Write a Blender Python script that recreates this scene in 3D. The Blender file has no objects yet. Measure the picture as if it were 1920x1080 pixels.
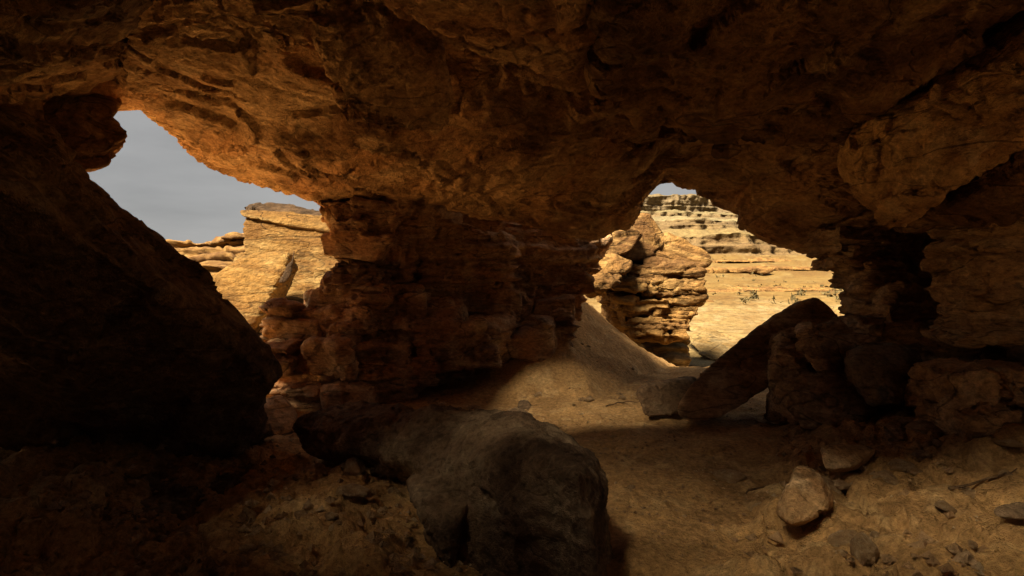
import bpy, bmesh, math, random
import numpy as np
from mathutils import Vector
from concurrent.futures import ThreadPoolExecutor

# ---------------------------------------------------------------- camera / light
sc = bpy.context.scene
F, CX, HY, EYE = 1100.0, 960.0, 500.0, 1.5        # focal length and horizon in photo pixels
cam = bpy.data.cameras.new('camera'); cam.sensor_width = 36.0
cam.lens = F/1920*36; cam.shift_y = -(540-HY)/1920
cam.clip_start = 0.05; cam.clip_end = 20000
camo = bpy.data.objects.new('camera', cam); sc.collection.objects.link(camo)
camo.location = (0, 0, EYE); camo.rotation_euler = (math.radians(90), 0, 0)
sc.camera = camo

SUN_AZ, SUN_EL = math.radians(228), math.radians(50)
SUN_DIR = Vector((math.sin(SUN_AZ)*math.cos(SUN_EL), math.cos(SUN_AZ)*math.cos(SUN_EL), math.sin(SUN_EL)))
w = bpy.data.worlds.new('World'); sc.world = w; w.use_nodes = True
nt = w.node_tree; nt.nodes.clear()
o_ = nt.nodes.new('ShaderNodeOutputWorld'); b_ = nt.nodes.new('ShaderNodeBackground')
sky_ = nt.nodes.new('ShaderNodeTexSky'); sky_.sky_type = 'NISHITA'; sky_.sun_disc = False
sky_.sun_elevation = SUN_EL; sky_.sun_rotation = SUN_AZ
tc_ = nt.nodes.new('ShaderNodeTexCoord'); mp_ = nt.nodes.new('ShaderNodeMapping')
mp_.inputs['Scale'].default_value = (1, 1, 4.5)
ns_ = nt.nodes.new('ShaderNodeTexNoise'); ns_.inputs['Scale'].default_value = 2.2
ns_.inputs['Detail'].default_value = 6; ns_.inputs['Roughness'].default_value = .55
rp_ = nt.nodes.new('ShaderNodeValToRGB')
rp_.color_ramp.elements[0].position = .3; rp_.color_ramp.elements[0].color = (.92, .915, .91, 1)
rp_.color_ramp.elements[1].position = .72; rp_.color_ramp.elements[1].color = (1.42, 1.40, 1.37, 1)
mx_ = nt.nodes.new('ShaderNodeMix'); mx_.data_type = 'RGBA'; mx_.inputs[0].default_value = .985
L = nt.links.new
L(tc_.outputs['Generated'], mp_.inputs[0]); L(mp_.outputs[0], ns_.inputs['Vector']); L(ns_.outputs['Fac'], rp_.inputs[0])
L(sky_.outputs[0], mx_.inputs[6]); L(rp_.outputs[0], mx_.inputs[7]); L(mx_.outputs[2], b_.inputs[0]); L(b_.outputs[0], o_.inputs[0])
b_.inputs[1].default_value = .05

sl = bpy.data.lights.new('sun', 'SUN'); sl.energy = 4.8; sl.angle = math.radians(24); sl.color = (1, .84, .60)
so = bpy.data.objects.new('sun', sl); sc.collection.objects.link(so)
so.rotation_euler = SUN_DIR.to_track_quat('Z', 'Y').to_euler()
so.location = SUN_DIR*30
vs = sc.view_settings; vs.view_transform = 'Standard'; vs.look = 'None'; vs.gamma = 1; vs.use_curve_mapping = False
vs.exposure = 2.65
cy = sc.cycles; cy.max_bounces = 8; cy.diffuse_bounces = 7; cy.glossy_bounces = 2; cy.use_denoising = True
cy.sample_clamp_indirect = 6; cy.caustics_reflective = False; cy.caustics_refractive = False

# ---------------------------------------------------------------- numpy helpers
rng = np.random.default_rng(7)
PERM = rng.permutation(256).astype(np.int32); PERM = np.concatenate([PERM, PERM, PERM])
GR = rng.normal(size=(256, 3)).astype(np.float32); GR /= np.linalg.norm(GR, axis=1)[:, None]
RV = rng.random((256, 3)).astype(np.float32)

def _perlin(p):
    p = np.asarray(p, np.float32); i = np.floor(p).astype(np.int32); f = p-i; i &= 15
    u = f*f*f*(f*(f*6-15)+10); out = 0
    for dx in (0, 1):
        a = PERM[(i[:, 0]+dx) & 15]; wx = u[:, 0] if dx else 1-u[:, 0]
        for dy in (0, 1):
            b = PERM[a+((i[:, 1]+dy) & 15)]; wy = wx*(u[:, 1] if dy else 1-u[:, 1])
            for dz in (0, 1):
                g = GR[PERM[b+((i[:, 2]+dz) & 15)]]; wz = wy*(u[:, 2] if dz else 1-u[:, 2])
                out = out+wz*(g[:, 0]*(f[:, 0]-dx)+g[:, 1]*(f[:, 1]-dy)+g[:, 2]*(f[:, 2]-dz))
    return out*1.5
NV = 128                                            # gradient noise baked once into a tiling volume, then looked up
_a = np.arange(NV, dtype=np.float32)*(16/NV)
VOL = _perlin(np.stack(np.meshgrid(_a, _a, _a, indexing='ij'), -1).reshape(-1, 3)).astype(np.float32)
POOL = ThreadPoolExecutor(4)
def par(fn, p, *a):
    n = len(p)
    if n < 30000: return fn(p, *a)
    c = np.linspace(0, n, 9).astype(int)
    r = list(POOL.map(lambda k: fn(p[c[k]:c[k+1]], *a), range(8)))
    return tuple(np.concatenate(x) for x in zip(*r)) if isinstance(r[0], tuple) else np.concatenate(r)
def _look(p):
    p = p*np.float32(NV/16); fl = np.floor(p); f = p-fl; i = fl.astype(np.int32) & (NV-1); j = (i+1) & (NV-1)
    x0, x1 = i[:, 0]*(NV*NV), j[:, 0]*(NV*NV); y0, y1 = i[:, 1]*NV, j[:, 1]*NV; z0, z1 = i[:, 2], j[:, 2]
    fx, fy, fz = f[:, 0], f[:, 1], f[:, 2]
    def zz(b): v = VOL[b+z0]; return v+(VOL[b+z1]-v)*fz
    a = zz(x0+y0); b = zz(x0+y1); c = zz(x1+y0); d = zz(x1+y1)
    a = a+(b-a)*fy; c = c+(d-c)*fy
    return a+(c-a)*fx
def perlin(p): return par(_look, np.asarray(p, np.float32))

def fbm(p, octv=4, gain=.5, ridged=False):
    p = np.asarray(p, np.float32); s = 0; a = 1.0
    for k in range(octv):
        n = perlin(p*np.float32(2.03**k)+np.array([k*17.3, k*5.1, k*9.7], np.float32))
        s = s+a*((1-2*np.abs(n)) if ridged else n); a *= gain
    return s

def cells(p, facet=False): return par(_cells, np.asarray(p, np.float32), facet)
def _cells(p, facet=False):
    """distance to the edge of a Voronoi cell and a random value of the cell; facet: a tilted plane per cell"""
    p = np.asarray(p, np.float32); i = np.floor(p).astype(np.int32); f = p-i
    f1 = np.full(len(p), 9., np.float32); f2 = f1.copy(); rid = np.zeros(len(p), np.int32)
    if facet: off = np.zeros_like(p)
    for dx in (-1, 0, 1):
        hx = PERM[(i[:, 0]+dx) & 255]
        for dy in (-1, 0, 1):
            hy = PERM[hx+((i[:, 1]+dy) & 255)]
            for dz in (-1, 0, 1):
                h = PERM[hy+((i[:, 2]+dz) & 255)]
                q = RV[h]-f; q[:, 0] += dx; q[:, 1] += dy; q[:, 2] += dz
                d = np.einsum('ij,ij->i', q, q); n = d < f1
                f2 = np.where(n, f1, np.minimum(f2, d)); rid[n] = h[n]; f1 = np.where(n, d, f1)
                if facet: off[n] = q[n]
    e = np.sqrt(f2)-np.sqrt(f1)
    if facet: return e, RV[(rid+91) & 255, 0], np.einsum('ij,ij->i', off, GR[(rid+37) & 255])
    return np.sqrt(f1), e, RV[(rid+91) & 255, 0]

def strata(z, thick, seed):
    """stepped random profile of height: value per bed, with soft shoulders and a recessed joint"""
    t = z/thick; k = np.floor(t).astype(int); f = t-k
    r = np.random.default_rng(seed).random(4096)
    v = r[(k+900) % 4096]; nx = r[(k+901) % 4096]
    s = np.clip((f-.82)/.18, 0, 1); s = s*s*(3-2*s)
    joint = np.exp(-((np.minimum(f, 1-f))/.07)**2)
    return v*(1-s)+nx*s-.5*joint

def hull_planes(pts):
    bm = bmesh.new()
    for p in pts: bm.verts.new(p)
    r = bmesh.ops.convex_hull(bm, input=bm.verts)
    c = np.mean(np.array(pts), axis=0); N = []; D = []
    for f in bm.faces:
        if f.calc_area() < 1e-7: continue
        n = np.array(f.normal); d = float(n @ np.array(f.verts[0].co))
        if n @ c > d: n = -n; d = -d
        if any(m @ n > .998 and abs(e-d) < .02 for m, e in zip(N, D)): continue
        N.append(n); D.append(d)
    bm.free()
    return np.array(N, np.float32), np.array(D, np.float32)

def nets(f, o, h):
    """naive surface nets on a dense field (inside < 0)"""
    s = f < 0; X, Y, Z = f.shape
    c = np.zeros((X-1, Y-1, Z-1), np.uint8)
    for dx in (0, 1):
        for dy in (0, 1):
            for dz in (0, 1): c += s[dx:X-1+dx, dy:Y-1+dy, dz:Z-1+dz]
    act = (c > 0) & (c < 8); idx = np.full(act.shape, -1, np.int32)
    I = np.argwhere(act); idx[act] = np.arange(len(I))
    acc = np.zeros((len(I), 3)); cnt = np.zeros(len(I))
    corner = {}
    for dx in (0, 1):
        for dy in (0, 1):
            for dz in (0, 1): corner[dx, dy, dz] = f[I[:, 0]+dx, I[:, 1]+dy, I[:, 2]+dz]
    for ax in range(3):
        for a in (0, 1):
            for b in (0, 1):
                c0 = [a, b]; c0.insert(ax, 0); c1 = list(c0); c1[ax] = 1
                f0 = corner[tuple(c0)]; f1 = corner[tuple(c1)]; m = (f0 < 0) != (f1 < 0)
                t = np.where(m, f0/np.where(m, f0-f1, 1), 0)
                for k in range(3): acc[:, k] += np.where(m, t if k == ax else c0[k], 0)
                cnt += m
    V = (I+acc/cnt[:, None])*h+o
    Q = []
    for ax in range(3):
        sl0 = [slice(1, -1)]*3; sl1 = [slice(1, -1)]*3
        sl0[ax] = slice(0, -1); sl1[ax] = slice(1, None)
        a = s[tuple(sl0)]; b = s[tuple(sl1)]; E = np.argwhere(a != b)
        inside0 = a[tuple(E.T)]; E = E+1; E[:, ax] -= 1
        u, v = (ax+1) % 3, (ax+2) % 3
        def at(du, dv):
            G = E.copy(); G[:, u] -= du; G[:, v] -= dv
            return idx[G[:, 0], G[:, 1], G[:, 2]]
        q = np.stack([at(1, 1), at(0, 1), at(0, 0), at(1, 0)], 1)
        q[~inside0] = q[~inside0][:, ::-1]; Q.append(q)
    return V, np.concatenate(Q)

def vnormals(V, Q):
    n = np.cross(V[Q[:, 2]]-V[Q[:, 0]], V[Q[:, 3]]-V[Q[:, 1]]); N = np.zeros_like(V)
    for k in range(4):
        for a in range(3): N[:, a] += np.bincount(Q[:, k], n[:, a], len(V))
    return N/(np.linalg.norm(N, axis=1)[:, None]+1e-12)

def mesh_np(name, V, Q, smooth=True):
    me = bpy.data.meshes.new(name); V = np.ascontiguousarray(V, np.float32); Q = np.ascontiguousarray(Q, np.int32)
    me.vertices.add(len(V)); me.vertices.foreach_set('co', V.ravel())
    me.loops.add(Q.size); me.loops.foreach_set('vertex_index', Q.ravel())
    me.polygons.add(len(Q)); me.polygons.foreach_set('loop_start', np.arange(0, Q.size, Q.shape[1], dtype=np.int32))
    me.polygons.foreach_set('use_smooth', np.full(len(Q), smooth)); me.update(calc_edges=True); me.validate()
    return me

def P(u, v, d): return ((u-CX)/F*d, d, EYE+(HY-v)/F*d)
def pix(*pts): return [P(*p) for p in pts]
def smin(a, b, k):
    h = np.clip(.5+.5*(b-a)/k, 0, 1); return b+(a-b)*h-k*h*(1-h)

def field(hulls, h, cut=(), k=.05, join=.08, margin=.25):
    """hulls: lists of world points; cut: hulls taken away"""
    A = np.array([p for q in hulls for p in q]); lo = A.min(0)-margin; hi = A.max(0)+margin
    n = np.ceil((hi-lo)/h).astype(int)+1
    ax = [np.float32(lo[i])+np.arange(n[i], dtype=np.float32)*np.float32(h) for i in range(3)]
    gx, gy, gz = ax[0][:, None, None], ax[1][None, :, None], ax[2][None, None, :]
    def one(pts, k):
        N, D = hull_planes(pts); m = None
        for nn, d in zip(N, D):
            g = (nn[0]*gx+nn[1]*gy)+(nn[2]*gz-d); m = g if m is None else np.maximum(m, g, out=m)
        B = np.nonzero(np.abs(m) < 3*h+3*k); mm = m[B]
        x, y, z = ax[0][B[0]], ax[1][B[1]], ax[2][B[2]]; t = np.zeros_like(mm)
        for nn, d in zip(N, D): t += np.exp(np.maximum((nn[0]*x+nn[1]*y+nn[2]*z-d-mm)/k, -30))
        m[B] = mm+k*np.log(t)
        return m
    f = None
    for q in hulls:
        g = one(q, k); f = g if f is None else smin(f, g, join)
    for q in cut: f = np.maximum(f, -one(q, k))
    return f, lo, h

def carve(V, N, style, s=1.0, seed=0, tilt=(0, 0)):
    """weathering: moves the vertices of a rock along its normals (s = size of the features)"""
    o = seed*7.77; p = (V/s+o).astype(np.float32); A = np.array
    wv = np.stack([fbm(p*.9+k*31, 2) for k in range(3)], 1)
    zt = p[:, 2]+tilt[0]*p[:, 0]+tilt[1]*p[:, 1]
    if style == 'roof':
        d = .07*fbm(p*.45+5, 2)
        t = fbm((p+.3*wv)*A([.5, .55, .8])+13, 2)*4.5; k_ = np.floor(t); f = t-k_
        d += .065*(k_+np.clip((f-.92)/.08, 0, 1)-t*.85)                                # flake scars: shallow steps with crisp edges
        t = fbm((p+.3*wv)*A([1.3, 1.4, 2.4])+29, 2)*4; k_ = np.floor(t); f = t-k_
        d += .022*(k_+np.clip((f-.85)/.15, 0, 1)-t*.8)
        e, r, pl = cells((p+.3*wv)*A([.7, .75, 1.0]), True); d += .05*(r-.5)*np.clip(e*8, 0, 1)+.11*pl
        e, r, pl = cells((p+.2*wv)*A([2.0, 1.9, 3.2])+7, True); d += .02*pl
        crk = np.abs(perlin((p+.25*wv)*A([.6, .8, 1.8])+3)); d -= .07*np.exp(-(crk/.016)**2)*(perlin(p*.6+50) > -.05)
        d += .006*fbm((p+.2*wv)*A([4, 4, 12]), 3, .6, True)+.005*fbm(p*11, 3, .65)
        return V+N*(d*s)[:, None]
    if style == 'boulder':
        d = .05*fbm(p*.8+3, 3)
        e, r, pl = cells((p+.2*wv)*1.1, True); d += .11*pl+.03*(r-.5)*np.clip(e*5, 0, 1)
        e, r, pl = cells((p+.15*wv)*3.1+4, True); d += .035*pl+.012*(r-.5)*np.clip(e*5, 0, 1)
        d += .024*fbm(p*A([3.2, 3.2, 5]), 5, .62)-.05*np.clip(fbm(p*4.5+40, 3)-.3, 0, 1)
        return V+N*(d*s)[:, None]
    if style == 'rugged':
        e, r, pl = cells((p+.15*wv)*.9, True); d = .04*fbm(p*.8+3, 3)+.07*pl+.02*(r-.5)*np.clip(e*5, 0, 1)
        d += .030*fbm((p+.2*wv)*A([2.6, 2.6, 4.5]), 5, .64)+.012*fbm(p*9, 4, .65, True)-.05*np.clip(fbm(p*3.5+40, 3)-.35, 0, 1)
        return V+N*(d*s)[:, None]
    if style == 'slab':
        d = .03*fbm(p*.9+3, 3)
        e, r, pl = cells((p+.15*wv)*1.5, True); d += .05*pl+.028*(r-.5)*np.clip(e*5, 0, 1)+.014*fbm(p*5.5, 4, .6)
        return V+N*(d*s)[:, None]
    if style in ('strata', 'ledge', 'smooth'):
        zz = zt+.10*wv[:, 0]+.02*fbm(p*3, 2)
        a = {'strata': .15, 'ledge': .06, 'smooth': .05}[style]
        st = a*(strata(zz, .13, 3+seed % 50)-.5)+a*.6*(strata(zz+.03, .047, 9+seed % 50)-.5)
        e, r, pl = cells((p+.2*wv)*A([1.4, 1.4, 2.6]), True)
        side = np.clip(1.15-np.abs(N[:, 2])*1.1, 0, 1); cr = np.clip(e*5, 0, 1)
        H = N.copy(); H[:, 2] *= .25; b = .4 if style == 'smooth' else 1.
        d = .05*fbm(p*1.1+7, 3)+b*(.016*fbm(p*6, 4, .6)+.07*(r-.5)*cr-.03*(1-cr)+.07*pl)
        if style != 'smooth':
            e, r, pl = cells((p+.1*wv)*A([4.2, 4.2, 6.5])+5, True); d += .035*pl+.02*(r-.5)
        return V+H*(st*side*s)[:, None]+N*(d*s)[:, None]
    if style == 'crumble':
        e, r, pl = cells((p+.2*wv)*1.7, True); d = .09*(r-.5)*np.clip(e*4, 0, 1)+.10*pl+.06*fbm(p*1.2, 3)
        e, r, pl = cells((p+.15*wv)*5+3, True); d += .03*(r-.5)*np.clip(e*4, 0, 1)+.045*pl+.018*fbm(p*9, 4, .62)
        return V+N*(d*s)[:, None]
    return V

MATS = {}
def node(nt, t, **kw):
    n = nt.nodes.new('ShaderNode'+t)
    for k, v in kw.items():
        if k in n.inputs: n.inputs[k].default_value = v
        else: setattr(n, k, v)
    return n
PAL = {}
def rock_mat(name, base, dark, light, s=1.0, bands=.5, bump=.6, rough=.9, tint=None, streak=0, cracks=.45):
    """procedural sandstone: the mottled and banded mineral colour comes per vertex from paint(), grain and fine relief from nodes"""
    PAL[name] = (base, dark, light, s, bands, tint)
    m = bpy.data.materials.new(name); m.use_nodes = True; nt = m.node_tree; L = nt.links.new
    bs = nt.nodes['Principled BSDF']; bs.inputs['Roughness'].default_value = rough
    bs.inputs['Specular IOR Level'].default_value = .12
    at = node(nt, 'Attribute', attribute_name='mineral')
    g = node(nt, 'TexCoord')
    def noise(scale, detail, r):
        mp = node(nt, 'Mapping'); mp.inputs['Scale'].default_value = (scale/s,)*2+(scale/s*(1+bands*1.6),)
        L(g.outputs['Object'], mp.inputs[0])
        n = node(nt, 'TexNoise', Scale=1.0, Detail=detail, Roughness=r); L(mp.outputs[0], n.inputs['Vector']); return n.outputs['Fac']
    v = node(nt, 'HueSaturation'); mr = node(nt, 'MapRange'); L(noise(15, 4, .78), mr.inputs['Value'])
    mr.inputs['From Min'].default_value = .25; mr.inputs['From Max'].default_value = .75
    mr.inputs['To Min'].default_value = .38; mr.inputs['To Max'].default_value = 1.6
    mc = node(nt, 'Mapping'); mc.inputs['Rotation'].default_value = (.2, .25, .5); mc.inputs['Scale'].default_value = (.9/s, 1.1/s, 3.0/s); L(g.outputs['Object'], mc.inputs[0])
    nc = node(nt, 'TexNoise', Scale=1.0, Detail=2, Roughness=.55); nc.inputs['Distortion'].default_value = .6; L(mc.outputs[0], nc.inputs['Vector'])
    sb = node(nt, 'Math', operation='SUBTRACT'); L(nc.outputs['Fac'], sb.inputs[0]); sb.inputs[1].default_value = .5
    ab = node(nt, 'Math', operation='ABSOLUTE'); L(sb.outputs[0], ab.inputs[0])
    cr = node(nt, 'MapRange', interpolation_type='SMOOTHSTEP'); L(ab.outputs[0], cr.inputs['Value'])          # 0 in a fracture, 1 elsewhere
    cr.inputs['From Min'].default_value = .002; cr.inputs['From Max'].default_value = .014; cr.inputs['To Min'].default_value = 1-cracks; cr.inputs['To Max'].default_value = 1
    ml = node(nt, 'Math', operation='MULTIPLY'); L(mr.outputs[0], ml.inputs[0]); L(cr.outputs[0], ml.inputs[1])
    L(ml.outputs[0], v.inputs['Value']); L(at.outputs['Color'], v.inputs['Color']); L(v.outputs[0], bs.inputs['Base Color'])
    mp = node(nt, 'Mapping'); mp.inputs['Rotation'].default_value = (.35, .55, .4)
    mp.inputs['Scale'].default_value = (3.2/s, 7/s, (7+34*streak)/s); L(g.outputs['Object'], mp.inputs[0])
    n2 = node(nt, 'TexNoise', Scale=1.0, Detail=2, Roughness=.6); L(mp.outputs[0], n2.inputs['Vector'])
    ad = node(nt, 'Math', operation='MULTIPLY_ADD'); L(n2.outputs['Fac'], ad.inputs[0]); ad.inputs[1].default_value = .35+.4*streak; ac = node(nt, 'Math', operation='MULTIPLY_ADD'); L(cr.outputs[0], ac.inputs[0]); ac.inputs[1].default_value = .35; L(noise(12, 4, .75), ac.inputs[2]); L(ac.outputs[0], ad.inputs[2])
    b1 = node(nt, 'Bump', Strength=bump, Distance=.09*s); L(ad.outputs[0], b1.inputs['Height']); L(b1.outputs[0], bs.inputs['Normal'])
    MATS[name] = m; return m
def ramp01(x, a, b): return np.clip((x-a)/(b-a), 0, 1)[:, None]
def paint(V, mat, tilt=(0, 0)):
    base, dark, light, s, bands, tint = PAL[mat]; p = (V/s).astype(np.float32); A = np.array
    base, dark, light = A(base), A(dark), A(light)
    n1 = fbm(p*.9+3, 4, .6); n2 = fbm(p*2.3+50, 4, .65)
    c = base+(dark-base)*ramp01(n1, -.25, .45); c = c+(light-c)*ramp01(n2, .12, .7)*.75
    if bands:
        z = p[:, 2]+tilt[0]*p[:, 0]+tilt[1]*p[:, 1]; q = np.stack([p[:, 0]*.35, p[:, 1]*.35, z*7.5], 1)
        c = c+(dark-c)*ramp01(fbm(q, 3, .6), -.05, .5)*bands
        q[:, 2] *= 1.8; c = c+(light-c)*ramp01(fbm(q+9, 3, .6), .15, .6)*bands*.8
    if tint: c = c+(A(tint)-c)*ramp01(fbm(p*1.3+77, 3), .1, .5)*.7
    return c
def colour(me, V, mat, tilt=(0, 0), c=None):
    c = paint(np.asarray(V), mat, tilt) if c is None else c
    a = me.attributes.new('mineral', 'FLOAT_COLOR', 'POINT')
    a.data.foreach_set('color', np.concatenate([c, np.ones((len(c), 1))], 1).astype(np.float32).ravel())

COL = sc.collection
def put(name, me, mat, parent=None, **props):
    ob = bpy.data.objects.new(name, me); COL.objects.link(ob)
    if mat and not me.materials: me.materials.append(MATS[mat])
    if parent: ob.parent = parent
    for k, v in props.items(): ob[k] = v
    return ob
def tag(o, label, cat, group=None):
    o['label'] = label; o['category'] = cat; o['kind'] = 'thing'
    if group: o['group'] = group
    return o
def empty(name, loc=(0, 0, 0)):
    o = bpy.data.objects.new(name, None); COL.objects.link(o); o.location = (0, 0, 0); return o
NSEED = [0]
def rock_mesh(name, hulls, h, style, s=1.0, cut=(), k=.05, join=.08, seed=None, mat=None, tilt=(0, 0)):
    NSEED[0] += 1; seed = NSEED[0] if seed is None else seed
    f, o, h = field(hulls, h, cut, k, join)
    V, Q = nets(f, o, h); N = vnormals(V, Q)
    V = carve(V, N, style, s, seed, tilt)
    me = mesh_np(name, V, Q); colour(me, V, mat, tilt); return me
def rock(name, hulls, h, style, mat, parent=None, s=1.0, cut=(), k=.05, join=.08, seed=None, tilt=(0, 0), **props):
    return put(name, rock_mesh(name, hulls, h, style, s, cut, k, join, seed, mat, tilt), mat, parent, **props)

def boxpts(u0, u1, v0, v1, d0, d1, j=.12, rnd=random):
    """eight jittered corners of a block: front face in picture units at depth d0, back at d1 (world thickness d1-d0)"""
    out = []; w_ = (u1-u0); h_ = (v1-v0)
    for d in (d0, d1):
        for u in (u0, u1):
            for v in (v0, v1):
                X, Y, Z = P(u+rnd.uniform(-j, j)*w_, v+rnd.uniform(-j, j)*h_, d0)
                out.append((X*(1+.0*d), Y+(d-d0)+rnd.uniform(-j, j)*.25, Z))
    return out

# ---------------------------------------------------------------- materials
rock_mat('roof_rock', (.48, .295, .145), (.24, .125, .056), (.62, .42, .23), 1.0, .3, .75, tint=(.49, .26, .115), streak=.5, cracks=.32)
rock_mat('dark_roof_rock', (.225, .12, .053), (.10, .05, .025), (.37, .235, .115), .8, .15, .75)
rock_mat('fresh_lit_rock', (.60, .375, .17), (.36, .20, .085), (.70, .50, .28), .8, .2, .75)  # fresh broken rock, lightened further to stand in for missing light
rock_mat('pillar_rock', (.42, .235, .11), (.19, .10, .055), (.60, .41, .23), .8, .5, .75, tint=(.46, .225, .095))
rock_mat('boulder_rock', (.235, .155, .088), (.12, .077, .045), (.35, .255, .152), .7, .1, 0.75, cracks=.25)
rock_mat('darkened_rock', (.19, .115, .06), (.10, .058, .033), (.28, .19, .107), .9, .1, .9, cracks=.3)  # dark tone puts shade into the left boulder; also on flat block and twigs
rock_mat('cap_and_shadow_dark', (.045, .026, .013), (.025, .015, .008), (.075, .045, .022), .5, .3, .8)  # dark rock of the cliff cap, and the crack shadow formed as a fin
rock_mat('wall_rock', (.48, .305, .15), (.25, .145, .07), (.64, .48, .29), .9, .5, .75)
rock_mat('dirt', (.50, .295, .115), (.33, .19, .075), (.58, .38, .17), .6, 0, 0.75, cracks=0)
rock_mat('cliff_rock', (0.138, 0.076, 0.021), (0.088, 0.044, 0.012), (0.167, 0.108, 0.039), 2.2, .8, .9)
rock_mat('column_rock', (0.162, 0.089, 0.028), (0.083, 0.042, 0.015), (0.208, 0.128, 0.047), 1.6, .7, .75)
rock_mat('mesa_rock', (0.108, 0.075, 0.033), (0.054, 0.035, 0.020), (0.138, 0.106, 0.055), 14, .9, .5, cracks=.2)
rock_mat('plain_ground', (0.116, 0.073, 0.023), (0.087, 0.050, 0.016), (0.137, 0.098, 0.039), 4, .0, .5, cracks=.2)
rock_mat('pale_rock', (0.143, 0.101, 0.042), (0.106, 0.067, 0.026), (0.165, 0.127, 0.067), 1.5, .5, .5)
# ---------------------------------------------------------------- ground
def smooth(x, a, b):
    t = np.clip((x-a)/(b-a), 0, 1); return t*t*(3-2*t)
def lin(x, a, b): return np.clip((x-a)/(b-a), 0, 1)
def ground_z(x, y):
    x = np.asarray(x, float); y = np.asarray(y, float)
    # dirt slope leaning against the right flank of the pillar
    hgt = 1.22*smooth(y, 6.3, 9.0)*(1-smooth(y, 9.3, 11.6))
    foot = .75+.60*(y-6.3)
    z = np.minimum(hgt, .66*np.maximum(0, foot-x))*smooth(x, -1.4, .4)
    # wash falling away outside
    z -= .62*smooth(y, 8.6, 11)*smooth(x, .6, 2.0)*(1-smooth(y, 20, 30))
    # rubble bank on the right
    e = x-(1.32+.58*(y-3))
    bank = smooth(e, -.35, .35)*(1-smooth(y, 6.0, 7.2))
    z += bank*(.14+.14*smooth(e, .2, 1.6)+.22*smooth(x, 2.3, 4.0)*smooth(y, 2.6, 4.4))
    # low bank on the left
    z += .25*smooth(-x, 1.7, 3.0)*(1-smooth(y, 4.2, 5.5))
    z += .10*smooth(-x, .1, .8)*(1-smooth(y, 3.2, 4.4))
    # far plain rising to the benches
    z += 4.6*smooth(y, 28, 170)
    return z
def polar_ground():
    a1 = np.radians(np.arange(-50, 50.01, .2)); a2 = np.radians(np.arange(54, 306, 5))
    ang = np.concatenate([a1, a2])
    r = np.concatenate([[.2, .6, 1.0, 1.4], np.geomspace(1.7, 9.5, 270), np.geomspace(9.7, 60, 130), np.geomspace(62, 6000, 60)])
    A, R = np.meshgrid(ang, r, indexing='ij'); X = np.sin(A)*R; Y = np.cos(A)*R
    p = np.stack([X.ravel(), Y.ravel(), ground_z(X.ravel(), Y.ravel())], 1)
    near = 1-smooth(p[:, 1], 9, 25)
    d = near*(.05*fbm(p*.9, 3)+.024*fbm(p*3.1+4, 3, .6)+.012*fbm(p*11, 3, .65))
    bankm = np.clip(smooth(p[:, 0]-(1.32+.58*(p[:, 1]-3)), -.4, .1)*(1-smooth(p[:, 1], 6, 8))+smooth(-p[:, 0], .2, .8)*(1-smooth(p[:, 1], 4.2, 5.2)), 0, 1)
    wv = np.stack([fbm(p*2+k*9, 2) for k in range(3)], 1)
    e, rr, pl = cells(p*2.6+wv*.3, True); d += bankm*(.10*(rr-.4)*np.clip(e*4, 0, 1)+.07*pl)
    e, rr, pl = cells(p*7+wv*.4, True); d += bankm*(.04*(rr-.4)*np.clip(e*4, 0, 1)+.045*pl)
    e, rr, pl = cells(p*17+wv*.4, True); d += near*(.25+.75*bankm)*(.018*(rr-.5)*np.clip(e*4, 0, 1)+.012*pl)
    far = smooth(p[:, 1], 24, 40)*(1-smooth(p[:, 1], 200, 300))
    d += far*(.25*fbm(p*.06, 3)+.55*(strata(fbm(p*np.array([.012, .03, .1]), 3)*3+p[:, 1]*.045, 1., 5)-.5))
    p[:, 2] += d
    na, nr = X.shape; I = np.arange(na*nr).reshape(na, nr); J = np.roll(I, -1, 0)
    Q = np.stack([I[:, :-1], I[:, 1:], J[:, 1:], J[:, :-1]], -1).reshape(-1, 4)
    return p, Q[:, ::-1]
V, Q = polar_ground()
me = mesh_np('ground', V, Q); me.materials.append(MATS['dirt']); me.materials.append(MATS['plain_ground'])
t = smooth(V[:, 1]+.5*fbm(V*.8, 3)-4*(V[:, 0] < 0), 9.5, 12.5)[:, None]; pale = (smooth(V[:, 1], 11, 13)*(1-smooth(V[:, 1]+2*fbm(V*.3, 3), 24, 29)))[:, None]  # dirt reaches further out on the left, added to bounce light into the cave
c = paint(V, 'dirt')*(1-t)+t*(paint(V, 'plain_ground')*(1-pale)+paint(V, 'pale_rock')*pale); colour(me, V, None, c=c)
me.polygons.foreach_set('material_index', (V[Q].mean(1)[:, 1] > 14).astype(np.int32))
ground = put('ground', me, None, kind='structure')
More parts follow.
